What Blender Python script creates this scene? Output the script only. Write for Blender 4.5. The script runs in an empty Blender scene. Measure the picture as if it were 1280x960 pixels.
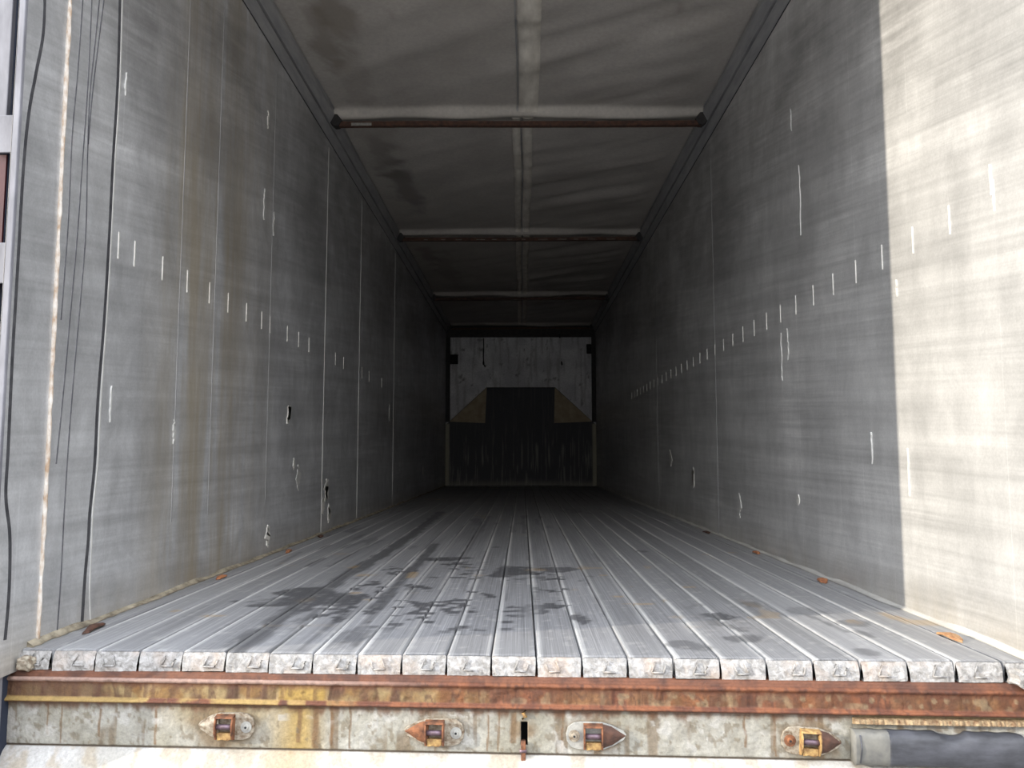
import bpy, math, random
import numpy as np
from mathutils import Vector, Matrix
random.seed(7)
SC = bpy.context.scene
COL = SC.collection

# ------------------------------------------------------------------ camera
F_PX, PITCH, YAW = 1007.3, 0.0898, -0.0127
CAM = Vector((0.0236, 0.0, 0.484))
cd = bpy.data.cameras.new('camera'); cam = bpy.data.objects.new('camera', cd); COL.objects.link(cam)
cd.sensor_width = 36.0; cd.lens = F_PX / 1280 * 36.0; cd.clip_start = 0.02; cd.clip_end = 500
fw = Vector((math.sin(YAW) * math.cos(PITCH), math.cos(YAW) * math.cos(PITCH), math.sin(PITCH)))
rt = Vector((math.cos(YAW), -math.sin(YAW), 0)); up = rt.cross(fw)
cam.matrix_world = Matrix(((rt.x, up.x, -fw.x, CAM.x), (rt.y, up.y, -fw.y, CAM.y), (rt.z, up.z, -fw.z, CAM.z), (0, 0, 0, 1)))
SC.camera = cam

# ------------------------------------------------------------------ light
SUN_E, SKY_E, EXPO = 7.0, 5.8, 0.0
SC.view_settings.view_transform = 'Standard'; SC.view_settings.look = 'None'
SC.view_settings.exposure = EXPO; SC.view_settings.gamma = 1.0; SC.view_settings.use_curve_mapping = False
w = bpy.data.worlds.new('sky'); SC.world = w; w.use_nodes = True
nt = w.node_tree; nt.nodes.clear()
wo = nt.nodes.new('ShaderNodeOutputWorld'); bg = nt.nodes.new('ShaderNodeBackground')
tc = nt.nodes.new('ShaderNodeTexCoord'); sx = nt.nodes.new('ShaderNodeSeparateXYZ'); cr = nt.nodes.new('ShaderNodeValToRGB')
nt.links.new(tc.outputs['Generated'], sx.inputs[0]); nt.links.new(sx.outputs[2], cr.inputs[0])
cr.color_ramp.elements[0].position = 0.05; cr.color_ramp.elements[0].color = (0.26, 0.25, 0.25, 1)   # low sky dimmed so light falls off faster inside
cr.color_ramp.elements[1].position = 0.85; cr.color_ramp.elements[1].color = (0.78, 0.86, 1.0, 1)
e_ = cr.color_ramp.elements.new(0.25); e_.color = (0.49, 0.49, 0.51, 1)
e_ = cr.color_ramp.elements.new(0.55); e_.color = (0.965, 0.975, 1.0, 1)
nt.links.new(cr.outputs[0], bg.inputs[0]); bg.inputs[1].default_value = SKY_E
nt.links.new(bg.outputs[0], wo.inputs[0])
SC.cycles.max_bounces = 10; SC.cycles.diffuse_bounces = 8; SC.cycles.glossy_bounces = 6
SC.cycles.sample_clamp_indirect = 6.0
ELEV = math.radians(12.5)
hx, hy = 2.492, 0.692                      # the shade line runs from the left post's rear edge to this far along the right wall
n_ = math.hypot(hx, hy)
sdir = Vector((hx / n_ * math.cos(ELEV), hy / n_ * math.cos(ELEV), -math.sin(ELEV)))
sl = bpy.data.lights.new('sun', 'SUN'); sl.energy = SUN_E; sl.angle = math.radians(0.55); sl.color = (1.0, 0.91, 0.77)
so = bpy.data.objects.new('sun', sl); COL.objects.link(so); so.location = (-8, -3, 5)
so.rotation_euler = sdir.to_track_quat('-Z', 'Y').to_euler()

# ------------------------------------------------------------------ numpy noise
def _h(ix, iy, s):
    v = (ix.astype(np.int64) * 374761393 + iy.astype(np.int64) * 668265263 + s * 974634777) & 0x7fffffff
    v = ((v ^ (v >> 13)) * 1274126177) & 0x7fffffff
    v = (v ^ (v >> 16)) & 0xffff
    return v / 65535.0
def vn(x, y, s=0):
    x = np.asarray(x, float); y = np.asarray(y, float)
    x, y = np.broadcast_arrays(x, y)
    ix, iy = np.floor(x), np.floor(y); fx, fy = x - ix, y - iy
    fx = fx * fx * (3 - 2 * fx); fy = fy * fy * (3 - 2 * fy)
    a, b = _h(ix, iy, s), _h(ix + 1, iy, s); c, d = _h(ix, iy + 1, s), _h(ix + 1, iy + 1, s)
    return (a * (1 - fx) + b * fx) * (1 - fy) + (c * (1 - fx) + d * fx) * fy
def fbm(x, y, s=0, o=4):
    t = 0; a = 1; n = 0
    for k in range(o):
        t = t + a * vn(x * 2 ** k, y * 2 ** k, s + k * 17); n += a; a *= .5
    return t / n
def ss(a, b, v): t = np.clip((v - a) / (b - a), 0, 1); return t * t * (3 - 2 * t)
def mixc(a, b, t): t = np.clip(np.asarray(t), 0, 1)[..., None]; return np.asarray(a) * (1 - t) + np.asarray(b) * t

# ------------------------------------------------------------------ material helpers
class NT:
    def __init__(s, name):
        s.m = bpy.data.materials.new(name); s.m.use_nodes = True; s.t = s.m.node_tree
        s.b = s.t.nodes['Principled BSDF']
    def n(s, ty, ins=None, **kw):
        nd = s.t.nodes.new('ShaderNode' + ty)
        for k, v in kw.items(): setattr(nd, k, v)
        for k, v in (ins or {}).items(): s.put(nd.inputs[k], v)
        return nd
    def put(s, sock, v):
        if isinstance(v, bpy.types.Node): v = v.outputs[0]
        if isinstance(v, bpy.types.NodeSocket): s.t.links.new(v, sock)
        else:
            try: sock.default_value = v
            except Exception: sock.default_value = (*v, 1.0) if len(v) == 3 else v
    def math(s, op, a, b=0.0, c=0.0, clamp=False):
        nd = s.n('Math', {0: a, 1: b, 2: c}, operation=op); nd.use_clamp = clamp; return nd.outputs[0]
    def noise(s, vec, scale, detail=3, rough=.55, dist=0.0):
        return s.n('TexNoise', {'Vector': vec, 'Scale': scale, 'Detail': detail, 'Roughness': rough, 'Distortion': dist}).outputs['Fac']
    def map(s, v, lo, hi, a=0.0, b=1.0):
        return s.n('MapRange', {0: v, 1: lo, 2: hi, 3: a, 4: b}).outputs[0]
    def mix(s, f, a, b, mode='MIX'):
        nd = s.n('Mix', data_type='RGBA', blend_type=mode); s.put(nd.inputs[0], f); s.put(nd.inputs[6], a); s.put(nd.inputs[7], b)
        return nd.outputs[2]
    def vec(s, x, y, z): return s.n('CombineXYZ', {0: x, 1: y, 2: z}).outputs[0]
    def obj(s):
        o = s.n('TexCoord').outputs['Object']; sp = s.n('SeparateXYZ', {0: o}); return o, sp.outputs[0], sp.outputs[1], sp.outputs[2]
    def bump(s, h, strength=.3, dist=.002):
        b = s.n('Bump', {'Strength': strength, 'Distance': dist, 'Height': h}); s.put(s.b.inputs['Normal'], b.outputs[0])
    def set(s, col=None, rough=None, metal=None, spec=None):
        if col is not None: s.put(s.b.inputs['Base Color'], col)
        if rough is not None: s.put(s.b.inputs['Roughness'], rough)
        if metal is not None: s.put(s.b.inputs['Metallic'], metal)
        if spec is not None: s.put(s.b.inputs['Specular IOR Level'], spec)
        return s.m

def simple(name, c1, c2, scale=20, rough=.7, metal=0.0, bump=.3, bd=.002, stretch=(1, 1, 1)):
    t = NT(name); o, x, y, z = t.obj()
    mp = t.n('Mapping', {'Vector': o, 'Scale': stretch}).outputs[0]
    n = t.noise(mp, scale, 5, .62)
    c = t.mix(t.map(n, .33, .67), c1, c2)
    t.bump(n, bump, bd)
    return t.set(c, rough, metal)

def wall_material(name, left):
    t = NT(name); o, x, y, z = t.obj()
    # sweeping scratches that radiate slightly along the wall
    a = t.math('DIVIDE', t.math('SUBTRACT', z, 0.2), t.math('ADD', y, 4.2))
    v1 = t.vec(t.math('MULTIPLY', a, 420.0 if not left else 330.0), t.math('ADD', t.math('MULTIPLY', y, 1.5), t.math('MULTIPLY', a, 83.0)), 0.0)
    s1 = t.noise(v1, 1.0, 5, .6, .15)
    v1b = t.vec(t.math('MULTIPLY', a, 110.0), t.math('ADD', t.math('MULTIPLY', y, 0.3), t.math('MULTIPLY', a, 21.0)), 3.0)
    s1b = t.noise(v1b, 1.0, 3, .5, .4)
    # vertical wash marks
    v2 = t.vec(t.math('MULTIPLY', y, 6.0), t.math('MULTIPLY', z, 0.5), 5.0)
    s2 = t.noise(v2, 1.0, 5, .65)
    v3 = t.vec(t.math('MULTIPLY', y, 75.0), t.math('MULTIPLY', z, 1.3), 9.0)
    s3 = t.noise(v3, 1.0, 3, .6)
    s4 = t.noise(o, 1.7, 4, .55)
    fine = t.noise(o, 160.0, 2, .6)
    pat = t.noise(t.vec(t.math('MULTIPLY', y, 7.0), t.math('MULTIPLY', z, 5.0), 2.0), 1.0, 6, .7, .6)
    # faint joints of the extruded planks, one every 0.215 m
    fr = t.math('FRACT', t.math('DIVIDE', t.math('SUBTRACT', y, 2.043 if not left else 2.24), 0.215))
    jl = t.math('MULTIPLY', t.math('LESS_THAN', fr, 0.016), t.map(s2, .42, .66))
    dif = t.map(t.noise(t.vec(t.math('MULTIPLY', y, 1.1), t.math('MULTIPLY', z, 2.2), 7.0), 1.0, 3, .5), .38, .62)
    s1 = t.math('ADD', t.math('MULTIPLY', t.math('SUBTRACT', s1, .5), t.map(dif, 0, 1, .35, 1.3)), .5)
    k = t.math('MULTIPLY', t.map(s1, .3, .7, .87, 1.12), t.map(s1b, .3, .7, .86, 1.12))
    k = t.math('MULTIPLY', k, t.map(s2, .3, .72, .92, 1.08))
    k = t.math('MULTIPLY', k, t.map(pat, .3, .7, *((.80, 1.18) if left else (.87, 1.11))))
    k = t.math('MULTIPLY', k, t.map(s4, .3, .7, .84, 1.14))
    k = t.math('MULTIPLY', k, t.map(fine, .3, .7, .94, 1.06))
    k = t.math('ADD', k, t.math('MULTIPLY', jl, .22))
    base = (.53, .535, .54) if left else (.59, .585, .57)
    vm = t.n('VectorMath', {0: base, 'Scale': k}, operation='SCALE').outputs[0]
    col = vm
    if left:   # warm sun bounced off the right wall, painted as a streaky tan band
        b1 = t.math('MULTIPLY', t.map(t.noise(t.vec(t.math('MULTIPLY', y, 6.0), t.math('MULTIPLY', z, .45), 1.0), 1.0, 5, .7), .40, .62),
                    t.math('MULTIPLY', t.map(y, 2.6, 2.95), t.map(y, 4.1, 3.4)))
        col = t.mix(t.math('MULTIPLY', b1, .62), vm, (.36, .29, .17))
    # hatched, mottled darkening, stronger higher up the lining
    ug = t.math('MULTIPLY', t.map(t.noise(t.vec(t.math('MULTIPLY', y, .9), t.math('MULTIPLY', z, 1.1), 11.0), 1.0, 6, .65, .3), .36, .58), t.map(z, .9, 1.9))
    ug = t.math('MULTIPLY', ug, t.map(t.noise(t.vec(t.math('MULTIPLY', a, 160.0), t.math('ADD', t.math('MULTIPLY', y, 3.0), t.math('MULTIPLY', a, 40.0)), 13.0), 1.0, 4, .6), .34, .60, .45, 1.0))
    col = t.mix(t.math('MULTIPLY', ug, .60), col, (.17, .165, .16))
    # grime along the foot of the wall
    g = t.math('MULTIPLY', t.map(z, .14, .0), t.map(s2, .3, .6))
    col = t.mix(t.math('MULTIPLY', g, .45), col, (.30, .25, .17))
    t.bump(t.math('ADD', t.math('MULTIPLY', s1, .6), t.math('MULTIPLY', fine, .3)), .22, .002)
    return t.set(col, t.map(s4, .3, .7, .35, .45), .52)

M = {}
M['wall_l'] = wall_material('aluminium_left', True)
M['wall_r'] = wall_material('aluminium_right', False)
M['rail'] = simple('rail_aluminium', (.26, .26, .265), (.36, .355, .35), 8, .5, .35, .15, .001, (3, .6, 3))
M['groove'] = simple('dark_groove', (.012, .012, .016), (.02, .02, .026), 10, .8)
M['alu_bright'] = simple('bare_aluminium', (.62, .60, .55), (.82, .80, .75), 40, .45, .3)
M['alu_soft'] = simple('rubbed_aluminium', (.50, .50, .48), (.66, .65, .62), 30, .5, .4, .2, .001, (1, 8, .6))
M['sealant'] = simple('old_white_sealant', (.32, .22, .14), (.60, .58, .54), 55, .7, 0, .6, .003, (1, 1, .5))
M['paintwhite'] = simple('chipped_white_paint', (.12, .12, .135), (.20, .20, .22), 25, .5, 0, .2, .002, (1, 1, .3))
M['grimebrown'] = simple('brown_grime', (.10, .08, .055), (.34, .30, .22), 34, .9, 0, .6, .004, (1, .5, 1))
M['grimepale'] = simple('pale_grime', (.30, .28, .24), (.50, .47, .41), 14, .85, 0, .4, .003, (1, .4, 1))
M['grimewall'] = simple('dusty_aluminium', (.30, .29, .27), (.44, .43, .40), 14, .7, .2, .3, .003, (1, .4, 1))
M['rust'] = simple('rust', (.05, .020, .010), (.22, .085, .035), 45, .85, .1, .8, .004)
M['rust_dark'] = simple('dark_rust', (.035, .018, .013), (.10, .045, .027), 40, .8, .1, .8, .004)
M['rust_yellow'] = simple('yellow_rust', (.12, .05, .015), (.38, .25, .09), 70, .8, 0, .7, .004)
M['purple_steel'] = simple('worn_purple_steel', (.08, .05, .055), (.17, .12, .15), 60, .45, .5, .3)
M['cream'] = simple('stained_cream_paint', (.09, .055, .028), (.32, .29, .23), 75, .7, 0, .5)
M['galv'] = simple('stained_galvanised', (.20, .20, .19), (.38, .37, .33), 50, .5, .3, .4)
M['rubber'] = simple('worn_grey_rubber', (.018, .019, .023), (.05, .052, .062), 12, .6, 0, .3, .003, (1, 1, 3))
M['rubber_pale'] = simple('paint_smeared_rubber', (.06, .06, .06), (.15, .145, .125), 14, .7, 0, .3)
M['curtain_blue'] = simple('navy_curtain', (.008, .012, .026), (.012, .018, .036), 6, .8)
M['door_red'] = simple('dark_red_paint', (.035, .004, .007), (.06, .007, .010), 12, .5)
M['void'] = simple('near_black', (.008, .008, .009), (.012, .012, .012), 5, .95)  # near-black: unlit gaps and slot depth painted dark; also dark fittings
M['ground'] = simple('yard_concrete', (.14, .137, .13), (.20, .195, .187), 1.5, .95)
M['steel_dark'] = simple('black_steel', (.02, .019, .02), (.045, .04, .038), 20, .7, .3)

def tarp_material():
    t = NT('roof_tarpaulin'); o, x, y, z = t.obj()
    at = t.n('Attribute', attribute_name='Col').outputs['Color']
    n = t.noise(o, 2.2, 5, .6); f = t.noise(o, 45.0, 4, .65)
    c = t.mix(t.map(n, .3, .7, 0, .5), at, (.25, .225, .20), 'MIX')
    c = t.mix(t.map(f, .35, .7, .0, .3), c, (.18, .165, .15))
    t.bump(f, .15, .002)
    return t.set(c, .62, 0.0)
M['tarp'] = tarp_material()
M['tarp_strip'] = simple('tarpaulin_reinforcement', (.42, .385, .33), (.62, .58, .51), 9, .7, 0, .3, .003, (2, .7, 1))

def slat_material():
    t = NT('worn_aluminium_slat'); o, x, y, z = t.obj()
    at = t.n('Attribute', attribute_name='Col').outputs['Color']
    l = t.noise(t.vec(t.math('MULTIPLY', x, 260.0), t.math('MULTIPLY', y, 1.4), 0.0), 1.0, 4, .65)
    l2 = t.noise(t.vec(t.math('MULTIPLY', x, 70.0), t.math('MULTIPLY', y, .7), 4.0), 1.0, 3, .6)
    f = t.noise(o, 110.0, 4, .7)
    k = t.math('MULTIPLY', t.map(l, .3, .7, .70, 1.26), t.map(f, .3, .7, .86, 1.12))
    k = t.math('MULTIPLY', k, t.map(l2, .3, .7, .88, 1.1))
    c = t.n('VectorMath', {0: at, 'Scale': k}, operation='SCALE').outputs[0]
    t.bump(t.math('ADD', l, f), .25, .0015)
    return t.set(c, t.map(f, .3, .7, .42, .6), .35)
M['slat'] = slat_material()
def end_material():
    t = NT('chalky_slat_end'); o, x, y, z = t.obj()
    f = t.noise(o, 60.0, 6, .7, .5); g = t.noise(o, 14.0, 3, .5)
    c = t.mix(t.map(f, .38, .62), (.18, .172, .16), (.35, .342, .332))
    c = t.mix(t.map(g, .5, .72, 0, .55), c, (.36, .28, .22))
    t.bump(f, .8, .006)
    return t.set(c, .8, .1)
M['slat_end'] = end_material()

def attr_material(name, rough=.75, fs=120.0, bs=.7, metal=0.0):
    t = NT(name); o, x, y, z = t.obj()
    at = t.n('Attribute', attribute_name='Col').outputs['Color']
    f = t.noise(o, fs, 5, .7)
    c = t.n('VectorMath', {0: at, 'Scale': t.map(f, .3, .7, .78, 1.2)}, operation='SCALE').outputs[0]
    t.bump(f, bs, .003)
    return t.set(c, rough, metal)
M['sill'] = attr_material('rusted_painted_steel')
M['board'] = attr_material('painted_bulkhead', .8, 60.0, .2)
M['sheet'] = attr_material('streaked_rubber_sheet', .7, 60.0, .2)

# ------------------------------------------------------------------ object helpers
def tag(o, label=None, cat=None, group=None, kind=None):
    if label: o['label'] = label
    if cat: o['category'] = cat
    if group: o['group'] = group
    if kind: o['kind'] = kind
    return o
def empty(name, loc, label, cat, group=None, rot=(0, 0, 0)):
    o = bpy.data.objects.new(name, None); COL.objects.link(o); o.location = loc; o.rotation_euler = rot
    o.empty_display_size = .05
    return tag(o, label, cat, group)
def mesh_obj(name, V, Fc, mat, parent=None, smooth=False, cols=None, mats=None, midx=None, bevel=0):
    me = bpy.data.meshes.new(name); me.from_pydata([tuple(map(float, v)) for v in V], [], [tuple(map(int, f)) for f in Fc]); 
    for mm in (mats or [mat]): me.materials.append(mm)
    if midx is not None: me.polygons.foreach_set('material_index', np.array(midx, dtype=np.int32))
    if cols is not None:
        ca = me.color_attributes.new('Col', 'FLOAT_COLOR', 'POINT')
        c4 = np.ones((len(V), 4), dtype=np.float32); c4[:, :3] = np.asarray(cols).reshape(-1, 3)
        ca.data.foreach_set('color', c4.ravel())
    me.polygons.foreach_set('use_smooth', [smooth] * len(me.polygons))
    me.validate(); me.update()
    o = bpy.data.objects.new(name, me); COL.objects.link(o)
    if parent: o.parent = parent
    if bevel:
        b = o.modifiers.new('b', 'BEVEL'); b.width = bevel; b.segments = 2; b.limit_method = 'ANGLE'
    return o
class MB:
    def __init__(s): s.V = []; s.F = []; s.I = []
    def add(s, V, F, mi=0):
        n = len(s.V); s.V += [tuple(v) for v in V]; s.F += [tuple(i + n for i in f) for f in F]; s.I += [mi] * len(F)
    def box(s, a, b, mi=0):
        x0, y0, z0 = a; x1, y1, z1 = b
        V = [(x0, y0, z0), (x1, y0, z0), (x1, y1, z0), (x0, y1, z0), (x0, y0, z1), (x1, y0, z1), (x1, y1, z1), (x0, y1, z1)]
        s.add(V, [(0, 3, 2, 1), (4, 5, 6, 7), (0, 1, 5, 4), (1, 2, 6, 5), (2, 3, 7, 6), (3, 0, 4, 7)], mi)
    def extr(s, prof, axis, a, b, mi=0):
        """closed profile (2-D) extruded along an axis from a to b; CCW or CW both fine"""
        n = len(prof)
        def P(p, t): return {'y': (p[0], t, p[1]), 'x': (t, p[0], p[1]), 'z': (p[0], p[1], t)}[axis]
        V = [P(p, a) for p in prof] + [P(p, b) for p in prof]
        F = [(i, (i + 1) % n, (i + 1) % n + n, i + n) for i in range(n)] + [tuple(range(n))[::-1], tuple(range(n, 2 * n))]
        s.add(V, F, mi)
    def tube(s, pts, r, seg=8, mi=0):
        pts = [Vector(p) for p in pts]; V = []; F = []
        rr = r if isinstance(r, (list, tuple)) else [r] * len(pts)
        for i, p in enumerate(pts):
            d = (pts[min(i + 1, len(pts) - 1)] - pts[max(i - 1, 0)]).normalized()
            u = d.cross(Vector((0, 0, 1)) if abs(d.z) < .9 else Vector((1, 0, 0))).normalized(); v = d.cross(u)
            for k in range(seg):
                a = 2 * math.pi * k / seg; V.append(p + (u * math.cos(a) + v * math.sin(a)) * rr[i])
        for i in range(len(pts) - 1):
            for k in range(seg):
                k2 = (k + 1) % seg; F.append((i * seg + k, i * seg + k2, (i + 1) * seg + k2, (i + 1) * seg + k))
        F.append(tuple(range(seg))[::-1]); F.append(tuple((len(pts) - 1) * seg + k for k in range(seg)))
        s.add(V, F, mi)
    def build(s, name, mat, parent=None, smooth=False, bevel=0, mats=None):
        o = mesh_obj(name, s.V, s.F, mat, parent, smooth, mats=mats, midx=s.I if mats else None, bevel=bevel)
        me = o.data
        import bmesh
        bm = bmesh.new(); bm.from_mesh(me); bmesh.ops.recalc_face_normals(bm, faces=bm.faces); bm.to_mesh(me); bm.free()
        return o
def ray(px, py): return fw + rt * ((px - 640) / F_PX) - up * ((py - 480) / F_PX)
def on(px, py, ax, v):
    d = ray(px, py); return CAM + d * ((v - CAM[ax]) / d[ax])
WX = 1.24
def ribbon(mb, pts, widths, side, off=.0015, thick=.001, mi=0):
    """thin raised band lying on a side wall; pts are (y,z)"""
    n = len(pts); x0 = side * (WX - off); x1 = side * (WX + .002)
    V = []
    for i, (y, z) in enumerate(pts):
        a = pts[max(i - 1, 0)]; b = pts[min(i + 1, n - 1)]
        dy, dz = b[0] - a[0], b[1] - a[1]; l = math.hypot(dy, dz) or 1
        wv = widths[i] / 2 if isinstance(widths, (list, tuple)) else widths / 2
        ny, nz = -dz / l * wv, dy / l * wv
        V += [(x0, y + ny, z + nz), (x0, y - ny, z - nz), (x1, y + ny, z + nz), (x1, y - ny, z - nz)]
    F = []
    for i in range(n - 1):
        a, b = i * 4, i * 4 + 4
        F += [(a, a + 1, b + 1, b), (a, b, b + 2, a + 2), (a + 1, a + 3, b + 3, b + 1)]
    F += [(0, 2, 3, 1), ((n - 1) * 4, (n - 1) * 4 + 1, (n - 1) * 4 + 3, (n - 1) * 4 + 2)]
    mb.add(V, F, mi)
def ragged(mb, y, z, wy, hz, side, n=9, off=.0015, mi=0, seed=0):
    """ragged upright fleck"""
    r = random.Random(seed); pts = []; ws = []
    for i in range(n):
        t = i / (n - 1); pts.append((y + (r.random() - .5) * wy * .7, z + hz / 2 - hz * t)); ws.append(max(.0015, wy * math.sin(math.pi * min(max(t, .06), .94)) * (.35 + r.random() * .8)))
    ribbon(mb, pts, ws, side, off, mi=mi)

BACK = 13.3
def edge_y(x): return 2.023 - 0.040 * x       # the rear edge of the deck runs slightly askew

# ------------------------------------------------------------------ the setting
mb = MB(); mb.box((-40, -40, -1.35), (40, 50, -1.25)); g = mb.build('ground', M['ground']); tag(g, 'bare concrete yard under the trailer', 'ground', kind='structure')

# side walls
def side_wall(side, y0, mat, name):
    mb = MB(); xi, xo = side * WX, side * (WX + .016)
    mb.box((min(xi, xo), y0, -.05), (max(xi, xo), BACK + .05, 2.56))
    return mb.build(name, mat)
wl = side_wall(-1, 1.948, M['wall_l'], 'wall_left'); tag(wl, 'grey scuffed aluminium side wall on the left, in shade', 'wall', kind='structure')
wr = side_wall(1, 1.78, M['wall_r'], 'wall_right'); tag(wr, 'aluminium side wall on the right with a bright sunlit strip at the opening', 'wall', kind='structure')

# marks on the walls: the row of short slots at 1.155 m, weld seams, scrapes
mb = MB()
for k in range(38):
    y = 2.043 + .2155 * k
    if y > 9: break
    h = .085 if k < 12 else .07
    ribbon(mb, [(y, 1.155 + h / 2), (y, 1.155 - h / 2)], .0045 if k < 8 else .006, 1, .002)
mb.build('slot', M['alu_bright'], wr)['kind'] = 'stuff'
mb = MB()
ys = [2.458, 2.563, 2.768, 2.978, 3.195, 3.402, 3.633, 3.85, 3.98, 4.28, 4.5, 4.72, 5.4, 5.65, 6.3, 6.6, 7.2]
for k, y in enumerate(ys):
    ribbon(mb, [(y, 1.145 + .04), (y, 1.145 - .045)], .0045 if k < 8 else .006, -1, .002)
mb.build('slot', M['alu_bright'], wl)['kind'] = 'stuff'
# scrapes
for nm, par, side, lst in (('scrape', wl, -1, [(373, 597, 5, 30), (367, 580, 3, 14), (408, 612, 7, 26), (404, 632, 5, 20), (411, 641, 5, 22), (335, 670, 6, 26), (361, 515, 6, 14), (360, 524, 4, 10), (138, 505, 2, 46), (217, 540, 4, 30), (335, 150, 3, 22), (330, 255, 2, 40), (157, 105, 2, 30), (342, 280, 2, 30), (529, 588, 1.5, 8), (487, 516, 2, 20)]),
                          ('scrape', wr, 1, [(838, 573, 4, 20), (866, 597, 6, 24), (998, 625, 4, 14), (977, 446, 2, 60), (985, 430, 3, 40), (1000, 250, 2, 90), (989, 150, 2, 30), (925, 632, 4, 30), (1121, 360, 2, 22), (1136, 590, 1.5, 60), (1238, 225, 2, 40), (1090, 560, 1.5, 40)])):
    for i, (px, py, wpx, hpx) in enumerate(lst):
        p = on(px, py, 0, side * WX); q = on(px + 1, py, 0, side * WX); u = on(px, py + 1, 0, side * WX)
        mb = MB(); ragged(mb, p.y, p.z, abs(q.y - p.y) * wpx * .8, abs(u.z - p.z) * hpx, side, 11, .0022 + .0001 * i, seed=i * 7 + int(px))
        mb.build(nm, M['alu_bright'] if hpx <= 26 and wpx > 2 else M['alu_soft'], par)
# thin curved dark scratches near the left opening
def wall_line(name, par, side, pix, wpx, mat, off=.0012, sub=6):
    P = [on(px, py, 0, side * WX) for px, py in pix]; pts = []
    for i in range(len(P) - 1):
        for k in range(sub):
            t = k / sub
            p0 = P[max(i - 1, 0)]; p1 = P[i]; p2 = P[i + 1]; p3 = P[min(i + 2, len(P) - 1)]
            q = .5 * ((2 * p1) + (p2 - p0) * t + (2 * p0 - 5 * p1 + 4 * p2 - p3) * t * t + (3 * p1 - p0 - 3 * p2 + p3) * t ** 3)
            pts.append((q.y, q.z))
    pts.append((P[-1].y, P[-1].z))
    s = abs(on(pix[0][0] + 1, pix[0][1], 0, side * WX).y - P[0].y)
    mb = MB(); ribbon(mb, pts, s * wpx, side, off); return mb.build(name, mat, par)
SCR = simple('dark_scratch', (.07, .07, .08), (.16, .16, .17), 30, .6, .3)
SCR2 = simple('deep_scratch', (.03, .03, .035), (.07, .07, .075), 30, .6, .3)
wall_line('gouge', wl, -1, [(56, -20), (54, 40), (45, 90), (36, 140), (29, 210), (22, 330), (15, 450), (10, 560), (7, 620), (12, 670), (11, 740), (6, 800)], 3.2, SCR2)
for pix in ([(104, -10), (97, 90), (90, 170), (85, 280), (76, 400)], [(115, -10), (110, 100), (103, 200), (96, 300), (88, 390), (80, 480), (70, 580)],
            [(125, -10), (118, 60), (112, 120), (109, 200), (107, 290), (100, 380), (92, 470), (85, 560), (80, 640), (76, 720), (71, 792)],
            [(131, -10), (122, 60), (115, 120), (110, 180)]):
    wall_line('scratch', wl, -1, pix, 1.2, SCR)
wall_line('panel_lip', wl, -1, [(150, -10), (147, 100), (141, 200), (136, 300), (130, 400), (122, 500), (118, 580), (112, 640), (110, 676), (106, 720), (102, 784)], 3.0, SCR2)
wall_line('panel_edge', wl, -1, [(153, -10), (150, 100), (144, 200), (139, 300), (133, 400), (126, 500), (122, 580), (116, 640), (114, 690), (112, 740), (113, 778)], 1.3, M['alu_soft'])
# white sealant bead between the corner post and the wall lining
mb = MB(); pts = []; r_ = random.Random(3)
for i in range(90):
    z = -.0 + 2.56 * i / 89; pts.append((-WX + .001, 2.133 + .0025 * math.sin(z * 3), z))
mb.tube(pts, [.0045 + r_.random() * .0035 for _ in pts], 8)
mb.build('sealant_bead', M['sealant'], wl, True)
# upright seams of the lining
for px, hh, wd, mt in ((403, 2.5, .012, 'alu_soft'), (447, 2.5, .010, 'alu_soft'), (491, 2.5, .02, 'alu_soft')):
    p = on(px, 560, 0, -WX); mb = MB(); mb.box((-WX - .001, p.y, 0.0), (-WX + .0018, p.y + wd, hh)); mb.build('panel_seam', M[mt], wl)
for px in (262, 217, 333):
    p = on(px, 560, 0, -WX); mb = MB(); mb.box((-WX - .001, p.y, .25), (-WX + .001, p.y + .006, 2.45)); mb.build('panel_seam', M['rail'], wl)
for y in (5.06, 7.26, 9.4):
    mb = MB(); mb.box((WX - .001, y, 0.0), (WX + .001, y + .005, 2.5)); mb.build('panel_seam', M['rail'], wr)
# rear flange of the left corner post, painted white, and what lies outboard of it
mb = MB()
mb.box((-WX - .017, 1.940, -.4), (-WX + .001, 1.952, 2.80)); mb.box((-WX - .017, 1.94, -.4), (-WX - .012, 2.02, 2.80))  # post carried up past the roof, unseen, to close a sun gap
o = mb.build('trim_1', M['paintwhite'], bevel=.002); tag(o, 'narrow white painted edge of the left rear corner post', 'post', kind='structure')
mb = MB(); mb.box((-1.262, 2.02, -.3), (-1.256, 13.4, 2.62)); mb.box((-1.321, 2.10, -.4), (-1.261, 2.14, 2.62))
o = mb.build('trim_2', M['curtain_blue']); tag(o, 'dark navy outer side of the trailer body seen past the left post', 'body side', kind='structure')

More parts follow.
